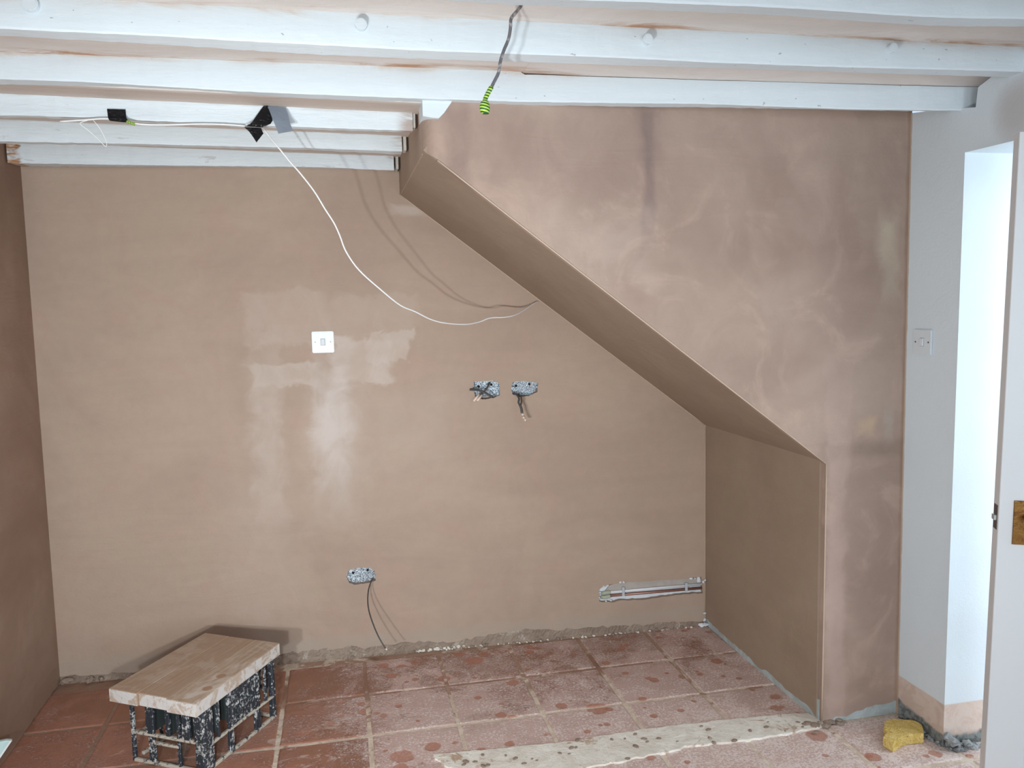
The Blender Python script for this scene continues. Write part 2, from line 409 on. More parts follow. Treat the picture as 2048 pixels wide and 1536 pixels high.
# left over footing of the partition that once closed the cupboard under the stairs
top = [(0.245, 2.540), (0.36, 2.530), (0.695, 2.508), (0.983, 2.522), (1.309, 2.509), (1.44, 2.50), (1.556, 2.485)]
bot = [(1.57, 2.40), (1.49, 2.386), (1.27, 2.374), (1.05, 2.39), (1.004, 2.375), (0.853, 2.362), (0.70, 2.345), (0.657, 2.33), (0.45, 2.345), (0.34, 2.40), (0.27, 2.47), (0.247, 2.515)]
outl = rag(top, 0.02, 0.0035) + rag(bot, 0.02, 0.006)
prism('mortar_strip', outl, [], lambda u, v, d: Vector((u, v, d)), 0.0065, -0.004, M_mortar, floor)
chips = bmesh.new()
for k in range(60):
    u = rng.uniform(0.28, 1.6); v = 2.40+rng.uniform(-0.04, 0.11); s = rng.uniform(0.003, 0.009)
    if k < 18: u, v, s = 1.56+rng.uniform(-0.05, 0.07), 2.405+rng.uniform(-0.02, 0.02), rng.uniform(0.005, 0.014)
    m = Matrix.Translation((u, v, 0.007)) @ Matrix.Rotation(rng.random()*3, 4, 'Z') @ Matrix.Diagonal((s*1.5, s, s*0.5, 1))
    bmesh.ops.create_icosphere(chips, subdivisions=1, radius=1, matrix=m)
frombm('mortar_crumbs', chips, M_base, floor, 'stuff')

# ------------------------------------------------------------ setting: walls
YB = lambda x: 3.382-0.040*x
def bpt(px, py):
    """photo pixel -> (x, z) on the back wall"""
    d = RT*((px-1024)/FPX) - UP*((py-768)/FPX) + FW
    t = 3.382/(d.y+0.040*d.x); p = EYEP+d*t; return (p.x, p.z)
fback = lambda u, v, d: Vector((u, YB(u)+d, v))
def holepx(pts, step=0.006, amp=0.0015): return rag([bpt(*p) for p in pts], step, amp, closed=True)
box_l = holepx([(948, 763), (966, 763), (985, 761), (999, 767), (1000, 790), (986, 796), (965, 799), (951, 794), (946, 778)])
box_r = holepx([(1025, 765), (1046, 762), (1062, 763), (1076, 766), (1075, 784), (1060, 791), (1040, 794), (1026, 789), (1022, 777)])
box_b = holepx([(697, 1139), (716, 1136), (738, 1135), (749, 1142), (752, 1161), (738, 1165), (712, 1170), (699, 1166), (693, 1156)])
chase = holepx([(1198, 1180), (1206, 1173), (1222, 1169), (1243, 1165), (1290, 1163), (1340, 1160), (1380, 1157), (1404, 1153), (1406, 1187), (1385, 1187), (1340, 1192), (1290, 1199), (1240, 1201), (1227, 1205), (1198, 1203)], 0.012, 0.002)
zb = [(-1.16, 0.028), (-0.9, 0.022), (-0.5, 0.02), (-0.26, 0.042), (0.02, 0.045), (0.05, 0.03), (0.2, 0.045), (0.32, 0.040), (0.42, 0.026), (0.60, 0.045), (0.74, 0.058), (0.86, 0.040), (1.0, 0.038), (1.25, 0.03), (1.45, 0.025), (1.60, 0.02)]
outer = rag(zb, 0.02, 0.006) + [(1.60, 1.2), (1.62, 2.16), (-1.16, 2.16)]
wall_back = prism('wall_back', outer, [box_l, box_r, box_b, chase], fback, 0.0, 0.030, M_back, kind='structure')
prism('masonry', [(-1.16, -0.01), (1.60, -0.01), (1.60, 2.1), (-1.16, 2.1)], [], fback, 0.0302, 0.12, M_base, wall_back)
# rough mortar showing under the ragged lower edge of the skim coat
bm = bmesh.new(); r2 = random.Random(3); N = 330; rows = 10
grid = []
for i in range(N+1):
    u = -1.15+(2.74)*i/N; colv = []
    for j in range(rows):
        z = -0.006+0.078*j/(rows-1); d = 0.005+r2.uniform(-0.0028, 0.0028)+(0.012 if j == rows-1 else -0.012 if j == 0 else -0.004 if j == 1 else 0)
        colv.append(bm.verts.new(fback(u, z+r2.uniform(-.003, .003), d)))
    grid.append(colv)
for i in range(N):
    for j in range(rows-1): bm.faces.new([grid[i][j], grid[i+1][j], grid[i+1][j+1], grid[i][j+1]])
frombm('mortar_edge', bm, M_base, wall_back, 'stuff')
def lumps(name, spots, mat, parent, kind='stuff'):
    bm = bmesh.new(); r = random.Random(len(spots))
    for (x, y, z, s) in spots:
        m = Matrix.Translation((x, y, z)) @ Matrix.Rotation(r.random()*6, 4, 'Z') @ Matrix.Rotation(r.random(), 4, 'X') @ Matrix.Diagonal((s*r.uniform(.8, 1.6), s*r.uniform(.6, 1), s*r.uniform(.5, .9), 1))
        g0 = bmesh.ops.create_icosphere(bm, subdivisions=2, radius=1, matrix=m)
        for v in g0['verts']: v.co += Vector((r.uniform(-1, 1), r.uniform(-1, 1), r.uniform(-1, 1)))*s*0.18
    return frombm(name, bm, mat, parent, kind)
sp = []
for k in range(46):
    u = -1.1+2.6*(k/46)+r2.uniform(-.03, .03); sp.append((u, YB(u)-r2.uniform(0.002, 0.012), r2.uniform(0, 0.006), r2.uniform(0.003, 0.008)))
sp += [(-1.02, 3.405, 0.012, 0.022), (-0.98, 3.41, 0.01, 0.014), (-0.86, 3.40, 0.012, 0.009), (-1.10, 3.40, 0.02, 0.016)]
lumps('mortar_crumbs', sp, M_base, wall_back)
sp = []
for k in range(60):
    u = 0.24+1.25*r2.random(); sp.append((u, YB(u)-0.003-r2.uniform(0, 0.012), 0.002, r2.uniform(0.002, 0.006)))
for k in range(10): sp.append((0.28+0.020*k+r2.uniform(-.01, .01), YB(0.4)-0.006, 0.006, r2.uniform(0.005, 0.010)))
lumps('lime_crumbs', sp, M_mortar, wall_back)

fl = lambda u, v, d: Vector((-1.128+(u-2.9)*-0.012-d, u, v))
lw = rag([(-2.4, 0.0), (2.0, 0.002), (2.7, 0.004), (3.46, 0.006)], 0.03, 0.003)+[(3.46, 2.2), (-2.4, 2.2)]
wall_left = prism('wall_left', lw, [], fl, 0.0, 0.12, M_left, kind='structure')

ff = lambda u, v, d: Vector((u, 2.416+d, v))
fo = rag([(1.5645, 0.000), (1.572, 0.012), (1.600, 0.006), (1.615, 0.020), (1.66, 0.014), (1.70, 0.030), (1.76, 0.040), (1.858, 0.048)], 0.012, 0.003)
fo += [(1.860, 2.085), (0.300, 2.085), (0.300, 1.873), (1.569, 0.902)]
wall_front = prism('wall_front', fo, [], ff, 0.0, 0.030, M_front, kind='structure')
prism('plasterboard_edge', [(1.568, 0.0), (1.86, 0.0), (1.86, 0.09), (1.568, 0.09)], [], ff, 0.004, 0.029, M_board, wall_front)
tube('corner_bead', [Vector((x, 2.4155, z)) for x, z in ((0.300, 1.8735), (0.75, 1.5292), (1.15, 1.2231), (1.568, 0.9035))], 0.0024, M_bead, wall_front, 6, 4)  # pale bead; the highlight along the edge is put into its colour
tube('corner_bead', [Vector((1.568, 2.4155, 0.9035)), Vector((1.5665, 2.4155, 0.4)), Vector((1.5642, 2.4155, 0.01))], 0.0026, M_bead, wall_front, 6, 2)
sx0, sz0, sx1, sz1 = 0.262, 1.9055, 1.5685, 0.9035
nrm = Vector((sz0-sz1, sx1-sx0)).normalized()
sl = [(sx0, sz0), (sx1, sz1), (sx1+nrm.x*0.05, sz1+nrm.y*0.05), (sx0+nrm.x*0.05, sz0+nrm.y*0.05)]
stair_soffit = prism('ceiling_stair_soffit', sl, [], lambda u, v, d: Vector((u, d, v)), 2.440, 3.372, M_soffit, kind='structure')
# thin paler joint where the soffit meets the back wall
tube('joint_line', [Vector((x, YB(x)-0.001, sz0+(sz1-sz0)*(x-sx0)/(sx1-sx0)-0.002)) for x in (0.262, 0.5, 0.9, 1.3, 1.555)], 0.0022, M_bead, stair_soffit, 6, 3)
fa = lambda u, v, d: Vector((1.5595+(2.9-u)*-0.004+d, u, v))
ao = rag([(2.440, 0.012), (2.50, 0.030), (2.62, 0.022), (2.78, 0.030), (2.83, 0.014), (2.95, 0.026), (3.15, 0.026), (3.28, 0.030), (3.36, 0.045)], 0.015, 0.003)+[(3.36, 0.935), (2.440, 0.935)]
wall_alcove = prism('wall_alcove_right', ao, [], fa, 0.0, 0.03, M_soffit, kind='structure')
prism('plasterboard_edge', [(2.43, 0.0), (3.36, 0.0), (3.36, 0.08), (2.43, 0.08)], [], fa, 0.003, 0.029, M_board, wall_alcove)
tube('joint_line', [Vector((1.5568, YB(1.556)-0.002, z)) for z in (0.05, 0.4, 0.895)], 0.0016, M_bead, wall_alcove, 6, 2)
lumps('filler_lumps', [(1.545, 3.312, 0.205, 0.008), (1.552, 3.308, 0.213, 0.007), (1.553, 3.311, 0.03, 0.009), (1.535, 3.31, 0.008, 0.011), (1.550, 3.30, 0.012, 0.012), (1.553, 3.31, 0.06, 0.005)], M_pboard, wall_alcove)
# end of the stair box under the joists
fe = lambda u, v, d: Vector((0.262+d, u, v))
eo = rag([(3.374, 1.902), (2.490, 1.902)], 0.5, 0)+[(2.490, 2.10), (3.374, 2.10)]
wall_end = prism('wall_stair_end', eo, [], fe, 0.0, 0.03, M_back, kind='structure')
bm = bmesh.new(); cols_ = []
for k in range(11):
    t = k/10*math.pi/2; xx = 0.3005-0.0385*math.sin(t); yy = 2.500-0.084*math.cos(t)
    zl = 1.9055-0.767*(xx-0.262)-0.001
    cols_.append([bm.verts.new((xx, yy, zl+(2.085-zl)*j/6)) for j in range(7)])
for k in range(10):
    for j in range(6): bm.faces.new([cols_[k][j], cols_[k+1][j], cols_[k+1][j+1], cols_[k][j+1]])
frombm('rounded_corner', bm, M_front, wall_front, smooth=True)

# right wall with the thick door opening; joist pocket at the top
yt = [(2.425, 2.048), (2.30, 2.030), (2.20, 2.012), (2.135, 2.000)]
ro = [(2.425, 0.0), (2.190, 0.0), (2.172, 1.877), (1.42, 1.872), (1.42, 0.0), (-2.4, 0.0), (-2.4, 2.13), (1.95, 2.13), (1.98, 2.095), (2.06, 2.078), (2.128, 2.055)] + yt[::-1]
wall_right = prism('wall_right', ro, [], lambda u, v, d: Vector((1.855+d, u, v)), 0.0, 0.30, M_white, kind='structure')
box('wall_right_upper', (2.10, 1.9, 2.0), (2.14, 2.45, 2.14), M_white, kind='structure')
box('wall_hall', (2.155, 2.176, 0), (3.3, 2.30, 2.2), M_white, kind='structure')
box('wall_hall_far', (3.2, -0.6, 0), (3.3, 2.18, 2.2), M_white, kind='structure')
box('wall_hall_near', (2.155, -0.6, 0), (3.3, -0.5, 2.2), M_white, kind='structure')
def rear():
    outer = [(-1.3, 0.0), (1.9, 0.0), (1.9, 2.2), (-1.3, 2.2)]
    h1 = [(-0.9, 0.8), (0.0, 0.8), (0.0, 1.9), (-0.9, 1.9)]; h2 = [(0.7, 0.8), (1.8, 0.8), (1.8, 1.9), (0.7, 1.9)]
    prism('wall_rear', outer, [h1, h2], lambda u, v, d: Vector((u, -2.4+d, v)), 0.0, 0.12, M_white, kind='structure')
rear()

# ------------------------------------------------------------ setting: ceiling and joists
ceiling = box('ceiling', (-1.3, -2.5, 2.12), (3.3, 2.50, 2.20), M_ceil, kind='structure')
prism('recess_ceiling', [(-1.3, 2.069), (0.30, 2.0365), (0.30, 2.119), (-1.3, 2.119)], [], lambda u, v, d: Vector((u, d, v)), 2.43, 3.45, M_ceil, ceiling)
def joist(name, yf, yb, fpts, bpts, x0, x1, mat, zt, parent, amp=0.0008, seed=1, name_bend=False):
    """front lower edge traced at y=yf, back lower edge at y=yb"""
    r = random.Random(seed)
    bend = (lambda px: -0.19*max(0, (px-1046)/904.0)) if name_bend else (lambda px: 0)
    F = [(at(*p, 1, yf+bend(p[0])).x, at(*p, 1, yf+bend(p[0])).z) for p in fpts]
    B = [(at(*p, 1, yb+bend(p[0])).x, at(*p, 1, yb+bend(p[0])).z) for p in bpts]
    YO = [(at(*p, 1, yf+bend(p[0])).x, bend(p[0])) for p in fpts]
    TP = [(at(*p, 1, yf+bend(p[0])).x, at(*p, 1, yf+bend(p[0])).z) for p in ((1046, 148), (1280, 156), (1400, 160), (1811, 171), (1950, 174))] if name_bend else [(0, zt)]
    def ev(L, x):
        if x <= L[0][0]: return L[0][1]
        for a, b in zip(L, L[1:]):
            if x <= b[0]:
                t = (x-a[0])/(b[0]-a[0]); return a[1]+(b[1]-a[1])*t
        return L[-1][1]
    def sm(L, x): return sum(ev(L, x+k*0.03) for k in (-2, -1, 0, 1, 2))/5
    n = int((x1-x0)/0.02); bm = bmesh.new(); rings = []; wy = 0
    for i in range(n+1):
        x = x0+(x1-x0)*i/n; zf, zk = sm(F, x), sm(B, x)
        wy = wy*0.85+r.uniform(-amp, amp); j = r.uniform(-amp, amp)
        c = 0.004
        ztop = zt if not name_bend or x < 0.55 else min(zt, sm(TP, x))
        ring = [(yf+wy*1.5, ztop), (yf+wy, zf+0.03), (yf+j*0.5, zf+c), (yf+c*0.7, zf+j*0.6), (yb-c*0.7, zk+j), (yb, zk+c), (yb+wy, ztop)]
        o_ = ev(YO, x); rings.append([bm.verts.new((x, y+o_, z)) for y, z in ring])
    m = len(rings[0])
    for a, b in zip(rings, rings[1:]):
        for k in range(m): bm.faces.new([a[k], a[(k+1) % m], b[(k+1) % m], b[k]])
    bm.faces.new(rings[0]); bm.faces.new(rings[-1][::-1])
    return frombm(name, bm, mat, parent)
j4f = [(0, 158), (156, 162.5), (312, 172), (453, 181), (640, 189), (859, 197.5), (1046, 203), (1250, 206), (1400, 207), (1685, 218), (1950, 221.5)]
j4b = [(0, 169.5), (250, 173.4), (400, 181), (520, 191), (640, 198.4), (906, 206), (1109, 211.5), (1280, 214.8), (1400, 215.5), (1811, 223.5), (1950, 224)]
J4 = joist('joist', 2.375, 2.427, j4f, j4b, -1.13, 1.92, M_joist, 2.125, ceiling, seed=4, name_bend=True)
j5f = [(0, 56.6), (195, 66), (332, 72), (400, 77), (640, 89.5), (859, 101.5), (1046, 108), (1280, 117), (1400, 123.4), (1653, 133), (2033, 142.4)]
j5b = [(0, 71.6), (200, 83), (400, 95), (640, 110.5), (859, 119), (1046, 125), (1280, 132.5), (1400, 135.6), (1811, 149), (2026, 155)]
TP4 = [(at(px, py, 1, 2.375-0.19*max(0, (px-1046)/904.0))) for px, py in ((1046, 148), (1163, 152), (1280, 156), (1400, 160), (1600, 166), (1811, 171), (1990, 175))]
TP4[0].z = 2.125
bm = bmesh.new(); rows_ = []
for p in TP4:
    z1_ = min(2.119, p.z+0.002)
    rows_.append([bm.verts.new((p.x, y, z)) for y, z in ((1.99, 2.119), ((1.99+p.y)/2, (2.119+z1_)/2), (p.y, z1_), (2.44, z1_), (2.44, 2.13), (1.99, 2.13))])
for a, b in zip(rows_, rows_[1:]):
    for k in range(6): bm.faces.new([a[k], a[(k+1) % 6], b[(k+1) % 6], b[k]])
bm.faces.new(rows_[0]); bm.faces.new(rows_[-1])
frombm('sagging_plaster', bm, M_ceil, ceiling)
J5 = joist('joist', 1.965, 2.018, j5f, j5b, -1.13, 1.90, M_joist, 2.125, ceiling, seed=5)
j6f = [(859, -12), (1046, -3), (1280, 3), (1400, 8), (1558, 14), (1685, 22), (1811, 31.6), (1938, 36.4), (2048, 36.4)]
j6b = [(859, 0), (1046, 12), (1280, 20), (1400, 25), (1558, 31), (1685, 41), (1811, 50), (1938, 54.5), (2048, 53)]
J6 = joist('joist', 1.60, 1.662, j6f, j6b, -1.13, 1.90, M_joist, 2.125, ceiling, seed=6)
J3 = joist('joist', 2.555, 2.59, [(0, 230), (140, 233), (394, 246), (640, 255), (828, 261.5)], [(0, 235), (140, 238), (394, 251), (640, 260), (832, 266)], -1.13, 0.245, M_flaky, 2.10, ceiling, 0.0012, 3)
J2 = joist('joist', 2.895, 2.945, [(0, 282.5), (312, 288.5), (640, 296.5), (808, 303)], [(0, 287), (312, 293.5), (640, 301), (808, 310)], -1.13, 0.238, M_flaky, 2.10, ceiling, 0.0012, 2)
J1 = joist('joist', 3.275, 3.40, [(25, 326), (312, 330.5), (640, 334), (793, 341)], [(25, 333), (312, 334), (640, 337), (793, 342)], -1.125, 0.236, M_flaky, 2.10, ceiling, 0.0012, 1)
for yy in (3.0, 1.24, 0.88, 0.52):
    if yy < 2: box('joist', (-1.13, yy-0.03, 2.045), (1.90, yy+0.03, 2.125), M_joist, ceiling, bevel=0.004)
M_peg = paint('peg_white_paint', lin(217, 228, 234), lin(180, 150, 130), 3, 3.1)
for px, py, r in ((65, 12, 0.0155), (722, 52, 0.0135), (1292, 81, 0.0125), (1780, 98, 0.0115)):
    p = at(px, py, 1, 1.965)
    pg = cyl('peg', (p.x, 1.960, p.z), (0, 1, 0), r, 0.026, M_peg, J5, 20, 0.002)
# painted stub of a timber under the trimmer joist
so = [(0.260, 2.06), (0.347, 2.06), (0.347, 2.045), (0.344, 2.036), (0.322, 2.006), (0.306, 1.990), (0.285, 1.991), (0.260, 1.995)]
stub = prism('joist_stub', so, [], lambda u, v, d: Vector((u, 2.4+d, v)), 0.004, 0.11, M_joist, ceiling)
# filler at the recess joist ends, and dark boxes standing in for shaded gaps
M_dark = simple('slot_shade_dark', lin(60, 48, 38), 0.9)
M_fill = simple('grey_filler', lin(196, 192, 184), 0.9, var=0.3, scale=120)
for y0, y1, z0 in ((2.56, 2.60, 1.99), (2.90, 2.95, 1.985), (3.28, 3.37, 1.985)):
    box('end_packing', (0.244, y0+0.004, z0+0.006), (0.2540, y1, z0+0.095), M_fill, ceiling)
    box('end_gap_shade', (0.254, y0+0.008, z0+0.010), (0.2600, y1, z0+0.080), M_dark, ceiling)

# ------------------------------------------------------------ switches
M_plast = simple('white_switch_plastic', lin(218, 227, 233), 0.35, var=0.03, spec=0.5)
M_screw = simple('screw_metal', lin(120, 118, 110), 0.4, 0.7)
def switch(name, origin, rot, label, w=0.086):
    e = empty(name, origin, label, 'light switch'); e.rotation_euler = (0, 0, rot)
    h = w/2
    bm = bmesh.new(); boxbm(bm, (-h, -0.007, -h), (h, 0.0, h), 0.0028, 2); frombm('plate', bm, M_plast, e)
    bm = bmesh.new(); boxbm(bm, (-0.008, -0.0115, -0.0125), (0.008, -0.006, 0.0125), 0.001, 1)
    for v in bm.verts:
        if v.co.y < -0.008: v.co.y += (v.co.z)*0.12
    frombm('rocker', bm, M_plast, e)
    M_gap = bpy.data.materials.get('switch_gap') or simple('switch_gap', lin(150, 155, 160), 0.7)
    box('rocker_surround', (-0.0092, -0.0075, -0.0137), (0.0092, -0.0065, 0.0137), M_gap, e)
    for s in (-1, 1):
        sc = cyl('screw', (s*0.0301, -0.0072, 0), (0, 1, 0), 0.0028, 0.0016, M_screw, e, 12)
        box('slot', (s*0.0301-0.0023, -0.0083, -0.0004), (s*0.0301+0.0023, -0.0079, 0.0004), M_dark, sc)
    return e
cx, cz = bpt(646, 684)
switch('light_switch', (cx, YB(cx), cz), math.atan(-0.04), 'white plastic light switch on the pink back wall, amid pale plaster smears')
p = at(1847.5, 684, 0, 1.855)
switch('light_switch', (1.855, p.y, p.z), -math.pi/2, 'white plastic light switch on the white wall beside the doorway', 0.084)

# ------------------------------------------------------------ metal back boxes with their cables
def galv():
    g = G('galvanised_steel', 0.38, 0.85, 0.5)
    n = g.noise(260, 3, 0.7); b = g.noise(60, 4, 0.6)
    c = g.mix(g.step(n, 0.42, 0.6), lin(95, 108, 122), lin(225, 236, 242)); c = g.mix(g.step(b, 0.60, 0.68)*0.6, c, lin(190, 160, 140))
    g.color(c); g.bump(n, 0.002); g.roughness(b*0.4+0.2); return g.m
M_galv = galv(); M_hole = simple('dark_knockout', lin(18, 20, 24), 0.8)
M_cabgrey = simple('grey_cable_sheath', lin(95, 95, 100), 0.55, var=0.35, scale=90)
M_cabdark = simple('dusty_dark_cable', lin(80, 78, 78), 0.6, var=0.5, scale=120)
M_copper = simple('bare_copper', lin(205, 150, 110), 0.35, 0.8)
M_conn = simple('milky_connector', lin(225, 205, 190), 0.4, var=0.15, scale=200)
def back_box(px0, py0, px1, py1, label, group=None):
    (x0, z1), (x1, z0) = bpt(px0, py0), bpt(px1, py1)
    xm = (x0+x1)/2; e = empty('socket_back_box', (xm, YB(xm), (z0+z1)/2), label, 'back box')
    d0, d1, t = 0.003, 0.027, 0.0015
    parts = []
    bm = bmesh.new(); boxbm(bm, (x0, YB(xm)+d1-t, z0), (x1, YB(xm)+d1, z1)); parts.append(frombm('back_panel', bm, M_galv))
    bm = bmesh.new()
    for lo, hi in (((x0, d0, z0), (x0+t, d1, z1)), ((x1-t, d0, z0), (x1, d1, z1)), ((x0, d0, z0), (x1, d1, z0+t)), ((x0, d0, z1-t), (x1, d1, z1))):
        boxbm(bm, (lo[0], YB(xm)+lo[1], lo[2]), (hi[0], YB(xm)+hi[1], hi[2]))
    parts.append(frombm('rim', bm, M_galv))
    for s in (-1, 1):
        lx = x0+0.006 if s < 0 else x1-0.006
        bm = bmesh.new(); boxbm(bm, (lx-0.006, YB(xm)+0.003, (z0+z1)/2-0.006), (lx+0.006, YB(xm)+0.0045, (z0+z1)/2+0.006), 0.0006)
        parts.append(frombm('fixing_lug', bm, M_galv))
    for fx, fz in ((0.22, 0.62), (0.5, 0.3), (0.72, 0.7)):
        parts.append(cyl('knockout', (x0+(x1-x0)*fx, YB(xm)+d1-t-0.0008, z0+(z1-z0)*fz), (0, 1, 0), 0.0055, 0.0012, M_hole if fx != 0.5 else M_galv, None, 14))
    for o in parts: under(o, e)
    return e
bb_l = back_box(947, 762, 1000, 792, 'recessed metal socket box crossed by a dark cable, left of the pair')
bb_r = back_box(1022, 762, 1077, 789, 'recessed metal socket box with wires hanging below, right of the pair')
bb_b = back_box(693, 1135, 753, 1170, 'recessed metal socket box low on the back wall, above the floor edge')
def P3(px, py, y): return at(px, py, 1, y)
c1 = empty('cable', P3(975, 780, 3.34), 'dark flat cable crossing the left metal socket box with two connectors', 'cable')
under(tube('sheath', [P3(978, 766, 3.362), P3(976, 772, 3.346), P3(970, 781, 3.335), P3(962, 789, 3.33), P3(957, 794, 3.325)], 0.0062, M_cabdark, None, 8, 5, 0.6), c1)
under(tube('sheath', [P3(940, 779, 3.352), P3(955, 780, 3.335), P3(968, 784, 3.325), P3(978, 790, 3.325), P3(985, 794, 3.33)], 0.0060, M_cabdark, None, 8, 5, 0.6), c1)
for a, b in (((958, 789), (947, 803)), ((964, 790), (954, 802))):
    under(tube('connector', [P3(*a, 3.325), P3(*b, 3.315)], 0.0050, M_conn, None, 8, 2), c1)
c2 = empty('cable', P3(1040, 800, 3.33), 'short dangling wires ending in connectors below the right metal socket box', 'cable')
under(tube('sheath', [P3(1026, 787, 3.355), P3(1033, 789, 3.33), P3(1038, 797, 3.30), P3(1037, 805, 3.285), P3(1040, 811, 3.28)], 0.0042, M_cabdark, None, 8, 5), c2)
under(tube('sheath', [P3(1036, 788, 3.345), P3(1042, 794, 3.31), P3(1043, 803, 3.29), P3(1041, 811, 3.28)], 0.0036, M_cabdark, None, 8, 5), c2)
under(tube('wire_core', [P3(1040, 810, 3.28), P3(1043, 818, 3.272), P3(1044, 826, 3.268)], 0.0056, M_cabdark, None, 8, 4), c2)
for a, b in (((1045, 827), (1046, 831)), ((1046.5, 833), (1048, 837)), ((1049, 838), (1052, 842))):
    under(tube('connector', [P3(*a, 3.268), P3(*b, 3.262)], 0.0050, M_conn, None, 8, 2), c2)
c3 = empty('cable', P3(740, 1160, 3.36), 'thin dusty grey cable hanging from the low metal socket box to the floor edge', 'cable')
pts = [((744, 1158), 3.365), ((741, 1166), 3.33), ((737, 1180), 3.29), ((735.5, 1200), 3.23), ((738, 1222), 3.17), ((747, 1250), 3.11), ((758, 1275), 3.07), ((771, 1297), 3.05)]
under(tube('sheath', [P3(*p, y) for p, y in pts], 0.0027, M_cabdark, None, 8, 5), c3)
under(tube('cable_tip', [P3(771, 1297, 3.05), P3(774, 1300, 3.048)], 0.003, M_conn, None, 8, 2), c3)

# ------------------------------------------------------------ pipes in the chase
x0, z0 = bpt(1194, 1207); x1, z1 = bpt(1412, 1150)
prism('backing_board', [(x0, z0), (x1, z0), (x1, z1), (x0, z1)], [], fback, 0.021, 0.0295, M_pboard, wall_back)
M_tim = simple('grey_timber_noggin', lin(178, 170, 162), 0.8, var=0.2, scale=40)
tz = [bpt(1213, 1183), bpt(1222, 1172), bpt(1243, 1166), bpt(1300, 1162), bpt(1396, 1155), bpt(1396, 1169), bpt(1300, 1176), bpt(1225, 1184)]
prism('timber_noggin', tz, [], fback, 0.013, 0.021, M_tim, wall_back)
def pipe_line(a, b): return [Vector((bpt(*p)[0], YB(bpt(*p)[0])+0.008, bpt(*p)[1])) for p in (a, b)]
M_pipeW = simple('highlight_white_pipe', lin(225, 228, 232), 0.3, var=0.08, scale=60)  # grey-white highlight of the upper pipe, put into its base colour
M_pipeC = simple('dull_copper_pipe', lin(165, 125, 112), 0.4, 0.55, var=0.2, scale=50)
M_flux = simple('flux_green_joint', lin(172, 178, 158), 0.7, var=0.25, scale=150)
M_clip = simple('grey_plastic_clip', lin(190, 196, 202), 0.5, var=0.05)
p1, p2 = (1219, 1186), (1407, 1169)
pw = tag(tube('water_pipe', pipe_line(p1, p2), 0.0058, M_pipeW, None, 10, 2), 'upper whitish water pipe in the open wall chase', 'pipe')
pc = tag(tube('water_pipe', pipe_line((1217, 1193), (1407, 1177)), 0.0062, M_pipeC, None, 10, 2), 'lower copper water pipe in the open wall chase, directly under the whitish pipe', 'pipe')
for px, dz, nm in ((1247, 0, 'left'), (1373, 0, 'right')):
    t = (px-1219)/(1407-1219); py = 1184+t*(1171-1184)-1
    x, z = bpt(px, py+3); e = empty('pipe_clip', (x, YB(x)+0.012, z), 'grey plastic clip over both pipes near the %s end of the chase' % nm, 'pipe clip')
    bm = bmesh.new(); boxbm(bm, (x-0.006, YB(x)-0.001, z-0.018), (x+0.006, YB(x)+0.003, z+0.022), 0.001); under(frombm('strap', bm, M_clip), e)
    bm = bmesh.new(); boxbm(bm, (x-0.005, YB(x)+0.003, z+0.014), (x+0.005, YB(x)+0.020, z+0.021), 0.001); under(frombm('saddle', bm, M_clip), e)
el = empty('pipe_elbow', (bpt(1211, 1190)[0], YB(1.1)+0.01, bpt(1211, 1190)[1]), 'flux-stained elbow joint at the left end of the chase', 'pipe joint')
def bp3(px, py, d): x, z = bpt(px, py); return Vector((x, YB(x)+d, z))
under(tube('elbow', [bp3(1221, 1186, 0.008), bp3(1214, 1186, 0.008), bp3(1209, 1188, 0.012), bp3(1207, 1190, 0.020)], 0.0085, M_flux, None, 10, 5), el)
under(tube('elbow', [bp3(1221, 1193, 0.006), bp3(1213, 1195, 0.006), bp3(1208, 1196, 0.010), bp3(1206, 1197, 0.020)], 0.0085, M_flux, None, 10, 5), el)
sp = []
for px, py, s in ((1241, 1164.5, 0.0055), (1247, 1164.5, 0.006), (1208, 1173, 0.005), (1216, 1171, 0.005), (1382, 1157, 0.006), (1390, 1157, 0.006), (1212, 1202, 0.005), (1222, 1201, 0.005), (1199, 1195, 0.004), (1200, 1185, 0.004)):
    v = bp3(px, py, 0.0); sp.append((v.x, v.y, v.z, s))
lumps('filler_crumbs', sp, M_pboard, wall_back)

# ------------------------------------------------------------ white cable, tape pieces, hanging cable
M_cabw = simple('white_cable_sheath', lin(238, 240, 240), 0.4, var=0.03)
main = [((497, 252), 2.548), ((515, 254), 2.54), ((526, 258), 2.545), ((545, 281), 2.60), ((560, 299), 2.63), ((582, 326), 2.66), ((600, 346), 2.68), ((628, 382), 2.69), ((650, 418), 2.70), ((668, 446), 2.72), ((680, 472), 2.74), ((692, 503), 2.76), ((718, 540), 2.78), ((760, 578), 2.82), ((800, 610), 2.87), ((830, 623), 2.91), ((860, 638), 2.95), ((890, 646), 2.99), ((930, 648.5), 3.05), ((958, 644), 3.10), ((980, 636), 3.13), ((1008, 634.5), 3.16), ((1030, 630), 3.20), ((1050, 619), 3.26), ((1066, 608), 3.31), ((1076, 603), 3.345)]
wc = empty('white_cable', P3(497, 252, 2.55), 'thin white cable swagging from the black tape to the sloping stair soffit', 'cable')
under(tube('sheath', [P3(*p, y) for p, y in main], 0.0026, M_cabw, None, 8, 5), wc)
left = [((120, 243), 2.548), ((170, 240), 2.546), ((215, 237.5), 2.545), ((262, 246), 2.545), ((300, 249.5), 2.547), ((350, 249.5), 2.547), ((400, 248), 2.546), ((450, 249), 2.546), ((490, 252), 2.545)]
ca = tag(tube('white_cable', [P3(*p, y) for p, y in left], 0.0022, M_cabw, None, 8, 4), 'thin white cable running along the joist edge between the two tapes', 'cable')
